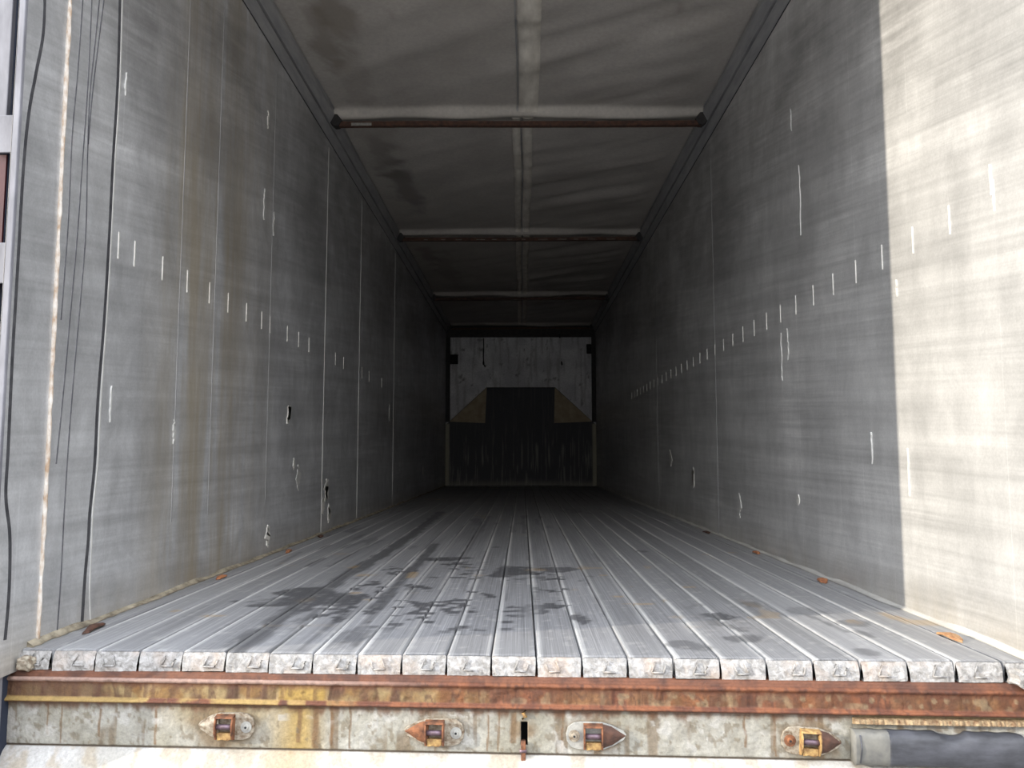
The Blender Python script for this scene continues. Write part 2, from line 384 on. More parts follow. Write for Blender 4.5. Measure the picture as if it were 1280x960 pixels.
# foot strips
for side, nm, mt, lab in ((-1, 'baseboard_left', 'grimebrown', 'brown dirty strip along the foot of the left wall'), (1, 'baseboard_right', 'grimewall', 'pale dusty strip along the foot of the right wall')):
    V = []; Fc = []; N = 260; r_ = random.Random(side + 5)
    for i in range(N + 1):
        ys_ = 2.09 if side < 0 else 1.90; y = ys_ + (BACK - ys_) * (i / N) ** 1.6; wv = .010 + .014 * vn(np.array(y * 5), np.array(1.), 3) + .008 * r_.random() * (side < 0)
        hv = .006 + .012 * vn(np.array(y * 7), np.array(4.), 5)
        V += [(side * (WX + .002), y, float(hv)), (side * (WX - wv * .45), y, float(hv) * .55), (side * (WX - float(wv)), y, .0015), (side * (WX + .002), y, -.01)]
    for i in range(N):
        a = i * 4; Fc += [(a, a + 1, a + 5, a + 4), (a + 1, a + 2, a + 6, a + 5), (a + 2, a + 3, a + 7, a + 6)]
    Fc += [(0, 1, 2, 3), (N * 4, N * 4 + 1, N * 4 + 2, N * 4 + 3)]
    o = mesh_obj(nm, V, Fc, M[mt], smooth=True); tag(o, lab, 'strip', kind='structure')

# ------------------------------------------------------------------ floor
mb = MB(); mb.box((-WX, 2.10, -.16), (WX, BACK + .05, -.05)); fl = mb.build('floor', M['void']); tag(fl, 'worn aluminium moving floor deck with long slats', 'floor', kind='structure')
PX = .1113
def seg_d(x, y, a, b):
    ax, ay = a; bx, by = b; dx, dy = bx - ax, by - ay
    t = np.clip(((x - ax) * dx + (y - ay) * dy) / (dx * dx + dy * dy), 0, 1)
    return np.hypot(x - ax - t * dx, (y - ay - t * dy)), t
def fp(px, py): p = on(px, py, 2, 0.0); return (p.x, p.y)
BLOTS = [((385, 748), .17, .13, 1.0), ((345, 752), .10, .05, .7), ((560, 698), .10, .05, 1.0), ((538, 699), .06, .04, .9), ((640, 714), .10, .11, .95), ((690, 712), .08, .05, .8), ((715, 711), .06, .03, .8),
         ((725, 772), .03, .05, .9), ((895, 768), .05, .04, .9), ((925, 797), .05, .02, .7), ((1065, 778), .05, .03, .5), ((1080, 792), .02, .02, .6), ((1010, 765), .06, .04, .4), ((803, 689), .025, .03, .8), ((452, 712), .04, .04, .5),
         ((450, 800), .02, .06, .7), ((440, 795), .015, .05, .7), ((862, 808), .05, .02, .6), ((940, 755), .03, .02, .6), ((620, 684), .02, .03, .8), ((1080, 815), .04, .015, .6)]
DASH = [((420, 745), (460, 790), .25), ((480, 700), (560, 785), .7), ((560, 720), (650, 790), .6), ((600, 708), (760, 720), .55), ((670, 720), (740, 775), .45), ((870, 755), (950, 810), .35), ((990, 760), (1090, 815), .3)]
LINES = [([(290, 815), (372, 758), (440, 716)], .065, .9), ([(440, 716), (497, 682), (552, 640)], .075, .9), ([(470, 760), (512, 715), (524, 702), (545, 680)], .05, .85), ([(577, 698), (596, 668), (612, 645)], .028, .7),
         ([(410, 708), (450, 688), (478, 675)], .022, .6), ([(985, 763), (1010, 769), (1060, 790)], .018, .6), ([(385, 708), (405, 698)], .03, .7), ([(345, 708), (375, 690)], .02, .5)]
def floor_paint(x, y, xc, sid):
    base = np.array([.27, .27, .275])
    tone = .88 + .26 * _h(np.array(sid), np.array(3), 1)
    L = fbm(x * 3, y * .8, 11, 4)
    c = np.ones(x.shape + (3,)) * base * tone * (0.82 + .36 * L)[..., None]
    # worn bright line on one edge of each slat, dark line at the other
    u = x - xc
    wear = np.exp(-((u + .0485) / .004) ** 2) * (.4 + .9 * vn(y * 1.5, np.full_like(y, sid), 9))
    wear += .35 * np.exp(-((u - .047) / .004) ** 2) * (vn(y * 2.5, np.full_like(y, sid), 19) > .5)
    c = mixc(c, (.66, .65, .63), wear * .9)
    # scattered square wet marks
    wet = np.zeros_like(x)
    cell = _h(np.floor(x * 27 + .35 * np.floor(y * 30)), np.floor(y * 30), 31) * .45 + vn(x * 11, y * 7, 33) * .55
    reg = vn(x * 1.6, y * 1.1, 41)
    for (a, b, st) in DASH:
        p = fp(*a); q = fp(*b); y0, y1 = min(p[1], q[1]), max(p[1], q[1]); xa, xb = min(p[0], q[0]), max(p[0], q[0])
        m = ss(xa - .08, xa + .05, x) * ss(xb + .08, xb - .05, x) * ss(y0 - .1, y0 + .08, y) * ss(y1 + .1, y1 - .08, y)
        wet = np.maximum(wet, m * ss(.76 - .16 * st, .775 - .16 * st, cell))
    for (pp, rx, ry, st) in BLOTS:
        p = fp(*pp); ry2 = max(ry, .03) * 1.6
        d = np.hypot((x - p[0]) / rx, (y - p[1]) / ry2) + (fbm(x * 18, y * 12, 51, 3) - .5) * 1.6
        wet = np.maximum(wet, st * ss(1.05, .8, d))
    for pts, wd, st in LINES:
        for i in range(len(pts) - 1):
            d, t = seg_d(x, y, fp(*pts[i]), fp(*pts[i + 1]))
            wv = wd * (.35 + .5 * vn(x * 25, y * 9, 61))
            wet = np.maximum(wet, st * ss(wv, wv * .6, d))
    wet = np.maximum(wet, .55 * ss(.66, .76, vn(x * 30, y * 3.2, 71)) * ss(.62, .74, reg))
    c = mixc(c, (.062, .062, .066), wet * .85)
    # darker grey deeper inside, pale specks nearer the opening
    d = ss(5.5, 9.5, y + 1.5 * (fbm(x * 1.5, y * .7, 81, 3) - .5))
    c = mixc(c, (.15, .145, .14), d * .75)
    sp = ss(.80, .86, vn(x * 60, y * 45, 91)); c = mixc(c, (.68, .66, .62), sp * .15 * ss(5.5, 3, y))
    rs = ss(.83, .88, vn(x * 14, y * 14, 95)) * ss(.6, .75, vn(x * 2, y * 2, 96)); c = mixc(c, (.42, .29, .14), rs * .5)
    return c
UX = np.array([-.0545, -.0535, -.050, -.047, -.036, -.024, -.012, .0, .012, .024, .036, .045, .048, .0520, .0535])
UZ = np.array([-.045, -.003, .0006, .0, -.0004, -.0004, 0, 0, 0, -.0004, -.0004, 0, .0004, -.0012, -.045])
yy = [0.0, .004]
while 2.03 + yy[-1] < BACK - .05: yy.append(yy[-1] + .0052 * (2.03 + yy[-1]))
yy = np.array(yy)
def slat(i, xc, wscale=1.0):
    r = random.Random(i * 13 + 1)
    jut = (r.random() - .5) * .008; dz = (r.random() - .5) * .002
    y0 = edge_y(xc) + jut
    X, Y = np.meshgrid(xc + UX * wscale, np.minimum(y0 + yy, BACK - .05)); Z = np.tile(UZ, (len(yy), 1)) + dz
    Z[0, 1:-1] -= .003
    nx = len(UX); ny = len(yy)
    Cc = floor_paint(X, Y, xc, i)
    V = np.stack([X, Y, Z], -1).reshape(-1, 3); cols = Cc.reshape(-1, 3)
    idx = np.arange(nx * ny).reshape(ny, nx)
    Fc = np.stack([idx[:-1, :-1], idx[:-1, 1:], idx[1:, 1:], idx[1:, :-1]], -1).reshape(-1, 4).tolist()
    midx = [0] * len(Fc)
    # chalky end face, its foot leaning towards the rear, with the broken web of the profile standing proud
    V = V.tolist(); cols = cols.tolist(); n0 = len(V)
    nu, nv = 15, 7
    drop = .046 + r.random() * .004
    for b in range(nv):
        for a in range(nu):
            u = -1 + 2 * a / (nu - 1); v = b / (nv - 1)
            hw = (.0535 - .0018 * v) * wscale
            bulge = .012 * v + .003 * math.sin(math.pi * v) + (r.random() - .5) * .0022
            V.append((xc + u * hw + (r.random() - .5) * .001, y0 - bulge, dz - .0035 - (drop - .0035) * v + (r.random() - .5) * .0012 * (b > 0) - (.002 if abs(u) == 1 and b == 0 else 0)))
            cols.append((.6, .6, .58))
    for b in range(nv - 1):
        for a in range(nu - 1):
            k = n0 + b * nu + a; Fc.append((k, k + nu, k + nu + 1, k + 1)); midx.append(1)
    # link top edge to the end face
    top = [idx[0, j] for j in range(1, nx - 1)]
    e = [n0 + a for a in range(nu)]
    Fc.append(tuple(top) + tuple(e[::-1])); midx.append(1)
    # bottom return
    k = len(V); V += [(xc - .052 * wscale, y0 + .05, dz - drop), (xc + .052 * wscale, y0 + .05, dz - drop)]; cols += [(.4, .4, .4)] * 2
    Fc.append((n0 + (nv - 1) * nu, k, k + 1, n0 + nv * nu - 1)); midx.append(1)
    o = mesh_obj('floor_slat', V, Fc, None, fl, True, cols, [M['slat'], M['slat_end']], midx)
    o.data.polygons.foreach_set('use_smooth', [m == 0 for m in midx]) if len(o.data.polygons) == len(midx) else None
    # L-shaped web remains on the end face
    mb = MB(); s = r.choice((-1, 1, 1)); u0 = xc + (r.random() - .5) * .02
    yf = y0 - .0125
    def bar(x0, z0, x1, z1, t=.0022):
        mb.tube([(x0, yf + (-.012 * (-z0 / .046)) + .008, z0), ((x0 + x1) / 2 + (r.random() - .5) * .003, yf + (-.012 * (-(z0 + z1) / 2 / .046)) + .0075, (z0 + z1) / 2), (x1, yf + (-.012 * (-z1 / .046)) + .008, z1)], t, 6)
    bar(u0 + .004 * s, -.010, u0 - .006 * s, -.034); bar(u0 - .006 * s, -.034, u0 + .022 * s, -.035)
    if r.random() < .6: bar(u0 + .022 * s, -.035, u0 + .028 * s, -.018)
    mb.build('end_web', M['slat_end'], o, True)
    return o
x_first = -1.1005 + .0015
for i in range(21):
    slat(i, -1.154 + PX * .5 + (1.159 + 1.154) / 21 * i - (PX - (1.159 + 1.154) / 21) * .5 if False else -1.154 + (2.313 / 21) * (i + .5))
slat(21, -1.201, .74)
slat(22, 1.202, .70)

# broken corner lumps at either end of the deck edge
def lump(name, c, s, mat, parent=None, seed=0):
    import bmesh
    bm = bmesh.new(); bmesh.ops.create_icosphere(bm, subdivisions=3, radius=1)
    r = random.Random(seed); ph = [r.random() * 9 for _ in range(6)]
    for v in bm.verts:
        p = v.co.copy(); k = 1 + .16 * math.sin(5 * p.x + ph[0]) * math.cos(4 * p.y + ph[1]) + .10 * math.sin(9 * p.z + ph[2] + 6 * p.x)
        q = Vector((math.copysign(abs(p.x) ** .6, p.x), math.copysign(abs(p.y) ** .6, p.y), math.copysign(abs(p.z) ** .6, p.z))) * k
        v.co = Vector((c[0] + q.x * s[0], c[1] + q.y * s[1], c[2] + q.z * s[2]))
    me = bpy.data.meshes.new(name); bm.to_mesh(me); bm.free(); me.materials.append(mat)
    o = bpy.data.objects.new(name, me); COL.objects.link(o); o.parent = parent; return o
lump('weld_lump', (1.205, 1.955, -.032), (.036, .022, .022), M['slat_end'], fl, 4)
lump('weld_lump', (-1.215, 2.052, -.030), (.020, .014, .018), M['cream'], fl, 9)

# ------------------------------------------------------------------ rear sill
prof = [(-.09, -.047), (.014, -.0475), (.019, -.0495), (.022, -.058), (.029, -.0605), (.033, -.0645), (.031, -.0685), (.027, -.0715), (.026, -.074), (.027, -.085), (.028, -.104),
        (.030, -.1085), (.036, -.111), (.038, -.1145), (.036, -.118), (.028, -.1195), (.022, -.122), (.020, -.130), (.020, -.18), (.020, -.222), (.018, -.2245), (.018, -.227), (.022, -.2285), (.032, -.235), (.075, -.285), (.080, -.30), (.080, -.50)]
P2 = []
for i in range(len(prof) - 1):
    a, b = prof[i], prof[i + 1]; L = math.hypot(b[0] - a[0], b[1] - a[1]); n = max(1, int(L / .0028)) if b[1] > -.30 and i > 0 else 1
    for k in range(n): P2.append((a[0] + (b[0] - a[0]) * k / n, a[1] + (b[1] - a[1]) * k / n))
P2.append(prof[-1]); P2 = np.array(P2)
XS = np.linspace(-1.30, 1.30, 801)
X, S = np.meshgrid(XS, P2[:, 0], indexing='ij'); _, Zs = np.meshgrid(XS, P2[:, 1], indexing='ij')
nz = fbm(X * 60, Zs * 60, 5, 4) - .5
band = (Zs < -.060) & (Zs > -.108)
Sd = S + nz * .0035 * (Zs < -.05) * (Zs > -.225) + band * .002 * (vn(X * 35, Zs * 8, 8) > .5)
Yc = 2.023 - .040 * X - Sd
def sill_paint(x, z):
    n1 = fbm(x * 25, z * 25, 101, 5); n2 = fbm(x * 7, z * 7, 111, 4); n3 = fbm(x * 90, z * 60, 121, 3)
    rust = mixc(np.array([.21, .062, .024]), np.array([.38, .125, .045]), ss(.35, .65, n1))
    rust = mixc(rust, (.10, .035, .018), ss(.55, .75, n3) * .6)
    orange = mixc(rust, (.55, .25, .05), ss(.45, .7, n2) * .6)
    ochre = mixc(np.array([.46, .25, .07]), np.array([.62, .45, .20]), ss(.35, .65, n1))
    # painted band
    left = ss(.05, -.35, x)
    flake = ss(.40, .52, fbm(x * 14, z * 6, 131, 3) + .22 * left - .10 * (1 - left))
    bandc = mixc(mixc(rust, orange, .35 + .65 * left), ochre, flake * (.22 + .70 * left))
    crack = ss(.08, .02, np.abs(fbm(x * 16, z * 3.0, 141, 2) - .5)) * left
    bandc = mixc(bandc, (.13, .045, .02), crack * .85)
    ck2 = ss(.030, .012, np.abs(fbm(x * 30, z * 9, 143, 2) - .5)); bandc = mixc(bandc, (.12, .04, .018), ck2 * .6)
    blist = ss(.60, .72, vn(x * 70, z * 70, 151)); bandc = mixc(bandc, (.60, .46, .26), blist * .5 * ss(-.2, .6, x + .3))
    patch = ss(-.575, -.565, x) * ss(-.452, -.462, x); bandc = mixc(bandc, (.78, .50, .11), patch * (.75 + .25 * n2))
    vc = ss(.62, .74, vn(x * 85, z * 7, 155)); bandc = mixc(bandc, (.16, .055, .02), vc * .55)
    mott = ss(.50, .66, fbm(x * 48, z * 34, 157, 4)); bandc = mixc(bandc, (.20, .075, .025), mott * .5)
    edg = ss(-.086, -.074, z + .008 * (n3 - .5)) ; bandc = mixc(bandc, (.24, .075, .03), edg * .7)
    darkp = ss(-1.0, -1.05, x); bandc = mixc(bandc, (.22, .10, .05), darkp * .7)
    # plate
    cream = mixc(np.array([.50, .47, .37]), np.array([.66, .64, .56]), ss(.35, .68, n2))
    cream = mixc(cream, (.36, .33, .26), ss(.52, .75, n1) * .45)
    yel = ss(-.62, -.52, x) * ss(-.42, -.50, x + .03 * n2) + .55 * ss(-.9, -.75, x) * ss(-.55, -.65, x) * (1 - ss(-.13, -.2, z)) 
    cream = mixc(cream, (.62, .42, .12), np.clip(yel, 0, 1) * ss(.30, .55, n2 + .12) * .9)
    dr = ss(.62, .72, vn(x * 55, z * 1.5, 161)) * ss(.40, .60, vn(x * 30, z * 9, 163)); cream = mixc(cream, (.24, .15, .07), dr * .65)
    for xd, wd, zl in ((-1.12, .003, -.22), (-1.155, .003, -.2), (-1.02, .004, -.205), (-.88, .004, -.222), (-.48, .010, -.222), (-.44, .006, -.222), (-.395, .003, -.222), (-.52, .008, -.21), (-.06, .003, -.22), (-.035, .003, -.22), (.0, .010, -.2), (.55, .004, -.2), (.12, .003, -.22), (.62, .003, -.222)):
        xw = xd + .006 * (vn(z * 40, np.full_like(z, xd * 9), 171) - .5)
        cream = mixc(cream, (.27, .14, .05), ss(wd, wd * .4, np.abs(x - xw)) * (z > zl) * .8)
    for xk, zk, rr in ((-.697, -.172, .10), (-.184, -.177, .08), (.195, -.178, .075), (.70, -.182, .085), (.027, -.17, .035)):
        d = np.hypot(x - xk, (z - zk) * 1.4) / rr + (n1 - .5) * 1.3
        cream = mixc(cream, (.30, .19, .09), ss(1.05, .45, d) * .75)
    fl_ = ss(.64, .70, vn(x * 60, z * 60, 181)) * ss(.45, .6, n2 + (z + .15) * 1.5); cream = mixc(cream, (.80, .78, .72), fl_ * .7)
    spk = ss(.64, .72, fbm(x * 75, z * 60, 193, 3)); cream = mixc(cream, (.27, .21, .13), spk * .6)
    crust = ss(-.142, -.122, z + .034 * (fbm(x * 45, z * 4, 191, 3) - .5)); cream = mixc(cream, (.22, .09, .035), crust * .85)
    yb = ss(.80, .82, x) * ss(-.148, -.135, z); cream = mixc(cream, (.55, .42, .22), yb * .8)
    low = mixc(np.array([.74, .71, .64]), np.array([.86, .84, .80]), ss(.3, .6, n2))
    low = mixc(low, (.62, .50, .33), ss(.52, .7, n1) * .6); low = mixc(low, (.66, .46, .2), ss(-.66, -.55, x) * ss(-.42, -.5, x) * .6)
    top = mixc(np.array([.13, .045, .022]), np.array([.26, .09, .038]), ss(.3, .65, n1))
    bead = mixc(rust * .9, (.62, .42, .34), ss(-.1, -.55, x) * .8)  # worn bead edge, its pink highlight on the left painted in
    c = top
    c = np.where((z < -.0600)[..., None], bead, c)
    c = np.where((z < -.0690)[..., None], mixc(bandc, rust, .5), c)
    bandc = bandc * .8
    c = np.where((z < -.0720)[..., None], bandc, c)
    c = np.where((z < -.1045)[..., None], mixc(rust, (.62, .43, .14), ss(-.3, -.6, x) * ss(.42, .50, n1 * .6 + n2 * .4) * .85), c)
    c = np.where((z < -.1150)[..., None], rust * .55, c)  # shade under the lip painted in as darker rust
    c = np.where((z < -.1215)[..., None], cream, c)
    c = np.where((z < -.2235)[..., None], np.array([.10, .07, .04]), c)
    c = np.where((z < -.2280)[..., None], low, c)
    return c
cols = sill_paint(X, Zs) * .40
V = np.stack([X, Yc, Zs], -1).reshape(-1, 3); nI, nJ = X.shape
idx = np.arange(nI * nJ).reshape(nI, nJ)
q = np.stack([idx[:-1, :-1], idx[:-1, 1:], idx[1:, 1:], idx[1:, :-1]], -1)
xm = (X[:-1, :-1] + X[1:, :-1]) / 2; zm = (Zs[:-1, :-1] + Zs[:-1, 1:]) / 2
keep = ~((np.abs(xm - .0275) < .0090) & (zm < -.150) & (zm > -.206))
sill = mesh_obj('trim_3', V, q[keep].reshape(-1, 4).tolist(), M['sill'], smooth=True, cols=cols.reshape(-1, 3))
tag(sill, 'rusty rear sill beam with flaking yellow and cream paint below the deck edge', 'sill', kind='structure')
so_ = sill.modifiers.new('s', 'SOLIDIFY'); so_.thickness = .006; so_.offset = -1
mb = MB(); mb.box((-1.3, 2.13, -.5), (1.3, 2.2, -.05)); mb.build('back_plate', M['void'], sill)
# crusty ledge above the buffer
V = []; Fc = []; N = 90; r_ = random.Random(11)
for i in range(N + 1):
    x = .80 + .405 * i / N; y = edge_y(x) - .020; j = .004 * r_.random()
    V += [(x, y + .002, -.1255), (x, y - .012 - j, -.127 - j * .4), (x, y - .015 - j, -.139 + j * .5), (x, y + .002, -.1445 + j)]
for i in range(N):
    a = i * 4
    for k in range(3): Fc.append((a + k, a + k + 1, a + k + 5, a + k + 4))
Fc += [(0, 1, 2, 3), (N * 4, N * 4 + 1, N * 4 + 2, N * 4 + 3)]
mesh_obj('ledge', V, Fc, simple('crusted_ochre', (.10, .05, .022), (.28, .21, .12), 90, .85, 0, .8, .004), sill)

# lock keepers bolted to the sill
def keeper(xc, zc, s, lab, mp, ms, mr, mn, bolt_mat, yaw=0, long=1.0, tilt=0):
    """s = -1: nose points left"""
    yb = edge_y(xc) - .021
    t = empty('lock_keeper', (xc, yb, zc), lab, 'lock bracket', 'door lock keepers on the rear sill'); t.rotation_euler = (0, tilt, math.radians(-2.3))
    # base plate: pointed nose one side, rounded the other
    out = [(s * .072 * long, .004), (s * .066 * long, .012), (s * .040, .026), (s * .018, .032), (-s * .030, .033), (-s * .050, .030), (-s * .063, .020), (-s * .068, .004), (-s * .066, -.012), (-s * .056, -.026), (-s * .040, -.031),
           (s * .018, -.032), (s * .044, -.022), (s * .066 * long, -.008)]
    mb = MB(); mb.extr([(x, z) for x, z in out], 'y', 0.001, -.006); o = mb.build('base_plate', mp, t, bevel=.0012)
    # nose hood: raised wedge on the pointed side
    V = [(s * .071 * long, -.006, .002), (s * .040, -.006, .023), (s * .018, -.006, .028), (s * .018, -.006, -.028), (s * .042, -.006, -.020), (s * .018, -.017, .016), (s * .018, -.017, -.014), (s * .050, -.012, .002)]
    Fc = [(0, 7, 5, 1), (1, 5, 2), (0, 4, 6, 7), (4, 3, 6), (7, 6, 5), (2, 5, 6, 3)]
    mb = MB(); mb.add(V, Fc); mb.build('nose', mn, t)
    # saddle: two cheeks, an upper shelf, a lower tongue and the roller between
    mb = MB()
    for xx in (-.026, .016):
        mb.extr([(-.005, .030), (-.020, .026), (-.027, .010), (-.027, -.012), (-.018, -.028), (-.005, -.031)], 'x', (xx * 1) * 1, (xx + .004))
    mb.extr([(-.004, .030), (-.022, .027), (-.024, .023), (-.004, .024)], 'x', -.026, .020)
    mb.build('saddle', ms, t, bevel=.001)
    mb = MB(); mb.tube([(-.024, -.016, .002), (-.004, -.017, .0025), (.018, -.016, .002)], .0065, 14); mb.build('roller', mr, t, True)
    mb = MB(); r = random.Random(int(xc * 100) + 50)
    pts = [(-.022, -.012), (.016, -.012), (.014 + r.random() * .004, -.027), (.006, -.030), (-.008, -.028), (-.020, -.030)]
    mb.extr(pts, 'y', -.004, -.019); mb.build('tongue', M['rust_yellow'], t, bevel=.002)
    # bolt on the round side
    bx = -s * .048; mb = MB()
    mb.tube([(bx, -.005, 0), (bx, -.0085, 0)], .0135, 20); mb.tube([(bx, -.008, 0), (bx, -.0125, 0)], [.0075, .0055], 14); mb.build('bolt', bolt_mat, t)
    mb = MB(); mb.tube([(bx, -.0120, 0), (bx, -.0132, 0)], .0028, 10); mb.build('bolt_socket', M['void'], t)
    return t
keeper(-.697, -.172, -1, 'lock bracket with a pale left-pointing plate and grey bolt, leftmost on the rusty sill', M['cream'], M['rust'], M['purple_steel'], M['cream'], M['galv'])
keeper(-.184, -.177, -1, 'long rusty brown lock bracket pointing left, just left of the centre slot', M['cream'], M['rust'], M['purple_steel'], M['rust'], M['galv'], long=1.08)
keeper(.195, -.179, 1, 'lock bracket with smooth dark brown nose pointing right, just right of the centre slot', M['galv'], M['rust'], M['purple_steel'], M['rust_dark'], M['cream'], long=1.05)
keeper(.700, -.183, 1, 'crumbling yellow-rusted lock bracket next to the black rubber buffer', M['cream'], M['rust_yellow'], M['purple_steel'], M['rust_dark'], M['rust'], tilt=.05)

# rusty lug under the slot
t = empty('latch_lug', (.0275, edge_y(.0275) - .012, -.21), 'small rusty lug poking from the upright centre slot in the sill', 'latch')
mb = MB(); mb.extr([(.012, .012), (-.012, .016), (-.020, .006), (-.018, -.012), (-.022, -.030), (-.012, -.036), (.0, -.030), (.012, -.010)], 'x', -.0078, .0035); mb.build('tongue', M['rust'], t, bevel=.0015)
mb = MB(); mb.tube([(-.011, -.016, -.006), (.006, -.016, -.006)], .0045, 10); mb.build('pin', M['purple_steel'], t, True)
mb = MB(); r_ = random.Random(5)
mb.tube([(-.004, -.010, .066), (.003, -.012, .072), (-.002, -.011, .080), (.003, -.010, .087)], [.003, .005, .0045, .003], 8); mb.build('rust_crust', M['rust_yellow'], t, True)

# rubber buffer
t = empty('rubber_buffer', (.985, edge_y(.985) - .018, -.188), 'long black worn rubber buffer at the right end of the rusty sill', 'buffer')
t.rotation_euler = (0, math.radians(.6), math.radians(-2.3))
def buf(x0, x1, mat, name, wave, cap0, cap1):
    N = 60; K = 20; V = []; Fc = []
    for i in range(N + 1):
        x = x0 + (x1 - x0) * i / N
        e = 1.0
        if cap1: e = min(1, math.sqrt(max(0, 1 - max(0, (x - (x1 - .014)) / .014) ** 2)) * .999 + .001)
        topc = .036 - (wave * (.010 * max(0, math.sin((x - .0) * math.pi / .075 + .2)) if -.02 < x < .065 else 0))
        for k in range(K):
            a = 2 * math.pi * k / K
            cy, cz = math.cos(a), math.sin(a)
            yy_ = -.018 + .024 * math.copysign(abs(cy) ** .55, cy); zz = (topc if cz > 0 else .041) * math.copysign(abs(cz) ** .5, cz)
            if cz > 0 and wave and cy < 0: yy_ += .008 * (cz ** 2) + .004 * math.sin(x * 60) * cz
            V.append((x, (yy_ + .018) * e - .018, zz * (.75 + .25 * e) + .0008 * math.sin(x * 140 + k)))
    for i in range(N):
        for k in range(K):
            k2 = (k + 1) % K; Fc.append((i * K + k, i * K + k2, (i + 1) * K + k2, (i + 1) * K + k))
    Fc += [tuple(range(K))[::-1], tuple(N * K + k for k in range(K))]
    return mesh_obj(name, V, Fc, mat, t, True)
buf(-.192, -.115, M['rubber_pale'], 'painted_end', 0, 1, 0)['label'] = 'grey paint-smeared end of the buffer'
buf(-.116, .195, M['rubber'], 'buffer_body', 1, 0, 1)
mb = MB(); mb.tube([(-.182, -.040, .030), (-.180, -.044, .0), (-.183, -.040, -.032)], .0018, 6); mb.build('rib', M['rubber'], t, True)

# ------------------------------------------------------------------ roof
def rail(side, name, lab):
    mb = MB()
    def P(pts): return [(side * x, z) for x, z in pts]
    mb.extr(P([(1.256, 2.545), (1.236, 2.545), (1.212, 2.592), (1.212, 2.60), (1.256, 2.60)]), 'y', 2.02, BACK + .05, 0)
    mb.extr(P([(1.256, 2.599), (1.222, 2.599), (1.222, 2.612), (1.256, 2.612)]), 'y', 2.02, BACK + .05, 1)
    mb.extr(P([(1.256, 2.611), (1.204, 2.611), (1.178, 2.662), (1.178, 2.69), (1.256, 2.69)]), 'y', 2.02, BACK + .05, 0)
    mb.extr(P([(1.256, 2.5385), (1.2385, 2.5385), (1.2385, 2.546), (1.256, 2.546)]), 'y', 2.02, BACK + .05, 1)
    mb.extr(P([(1.256, 2.689), (1.170, 2.689), (1.170, 2.70), (1.256, 2.70)]), 'y', 2.02, BACK + .05, 0)
    o = mb.build(name, None, mats=[M['rail'], M['groove']]); tag(o, lab, 'rail', kind='structure'); return o
rail(-1, 'trim_4', 'grooved grey aluminium roof rail above the left wall')
rail(1, 'trim_5', 'grooved grey aluminium roof rail above the right wall')

BOWS = [2.28, 5.0, 7.75, 10.75, BACK - .03]
def tarp_z(x, y):
    """underside of the tarpaulin; it dips over a pocket just behind each bow"""
    z = 2.70 + .012 * (1 - (x / 1.2) ** 2)
    for b in BOWS:
        d = y - b
        k = np.where(d < 0, np.exp(-((d) / .035) ** 2), np.exp(-(d / .10) ** 2))
        z = z - k * (.046 + .012 * (1 - np.abs(x) / 1.2)) * (.72 + .5 * vn(x * 2.6, np.full_like(y, b), 251))
    env = np.ones_like(x)
    for b in BOWS: env = env * (1 - .8 * np.exp(-((y - b) / .25) ** 2))
    sag = .018 * vn(x * 1.1, y * .8, 201)
    wr_ = (fbm((y * .86 + x * .51) * 6.0, (x * .86 - y * .51) * .8, 211, 3) - .5) * .075 + (vn((y * .4 + x * .95) * 9.0, (y) * .8, 221) - .5) * .006 * (x < 0)
    return z - sag * env + wr_ * env * (.35 + .65 * (x > 0)) * ss(1.17, .95, np.abs(x))
ytn = []
y = 2.02
while y < BACK: ytn.append(y); y += .045 if all(abs(y - b) > .25 for b in BOWS) else .012
ytn.append(BACK + .02); ytn = np.array(ytn); xtn = np.linspace(-1.19, 1.19, 90)
Y, X = np.meshgrid(ytn, xtn, indexing='ij'); Z = tarp_z(X, Y)
n2 = fbm(X * 2, Y * 2, 231, 5); n1 = fbm(X * 9, Y * 7, 241, 4)
c = np.ones(X.shape + (3,)) * np.array([.43, .40, .365]) * (.85 + .3 * n2)[..., None]
def stain(px, py, rx, ry, st, col=(.11, .08, .05)):
    global c
    p = on(px, py, 2, 2.68); d = np.hypot((X - p.x) / rx, (Y - p.y) / ry) + (n1 - .5) * 1.8
    c = mixc(c, col, ss(1.1, .5, d) * st)
stain(420, 25, .10, .35, .6); stain(410, 60, .07, .5, .5); stain(440, 100, .10, .5, .25); stain(487, 22, .02, .04, .8); stain(505, 235, .12, .7, .6, (.06, .055, .05)); stain(480, 200, .1, .5, .4, (.08, .07, .06))
stain(545, 22, .012, .03, .8); stain(850, 20, .02, .03, .4); stain(470, 170, .2, .4, .2)
stain(535, 320, .1, .6, .5, (.12, .06, .05)); stain(560, 340, .15, 1.0, .35)
for b in BOWS:
    k = np.exp(-((Y - b + .03) / .05) ** 2); c = mixc(c, (.56, .52, .46), k * (.75 if b < 6 else .3))  # pocket facing the opening painted paler, as if lit; weaker farther in
    k2 = np.exp(-((Y - b - .04) / .02) ** 2); c = mixc(c, (.5, .46, .40), k2 * .5)
V = np.stack([X, Y, Z], -1).reshape(-1, 3); a, b_ = X.shape; idx = np.arange(a * b_).reshape(a, b_)
Fc = np.stack([idx[:-1, :-1], idx[1:, :-1], idx[1:, 1:], idx[:-1, 1:]], -1).reshape(-1, 4).tolist()
ceil = mesh_obj('ceiling', V, Fc, M['tarp'], smooth=True, cols=c.reshape(-1, 3)); tag(ceil, 'grey-white tarpaulin roof stretched over cross bows', 'roof', kind='structure')
sm = ceil.modifiers.new('s', 'SOLIDIFY'); sm.thickness = .004; sm.offset = 1
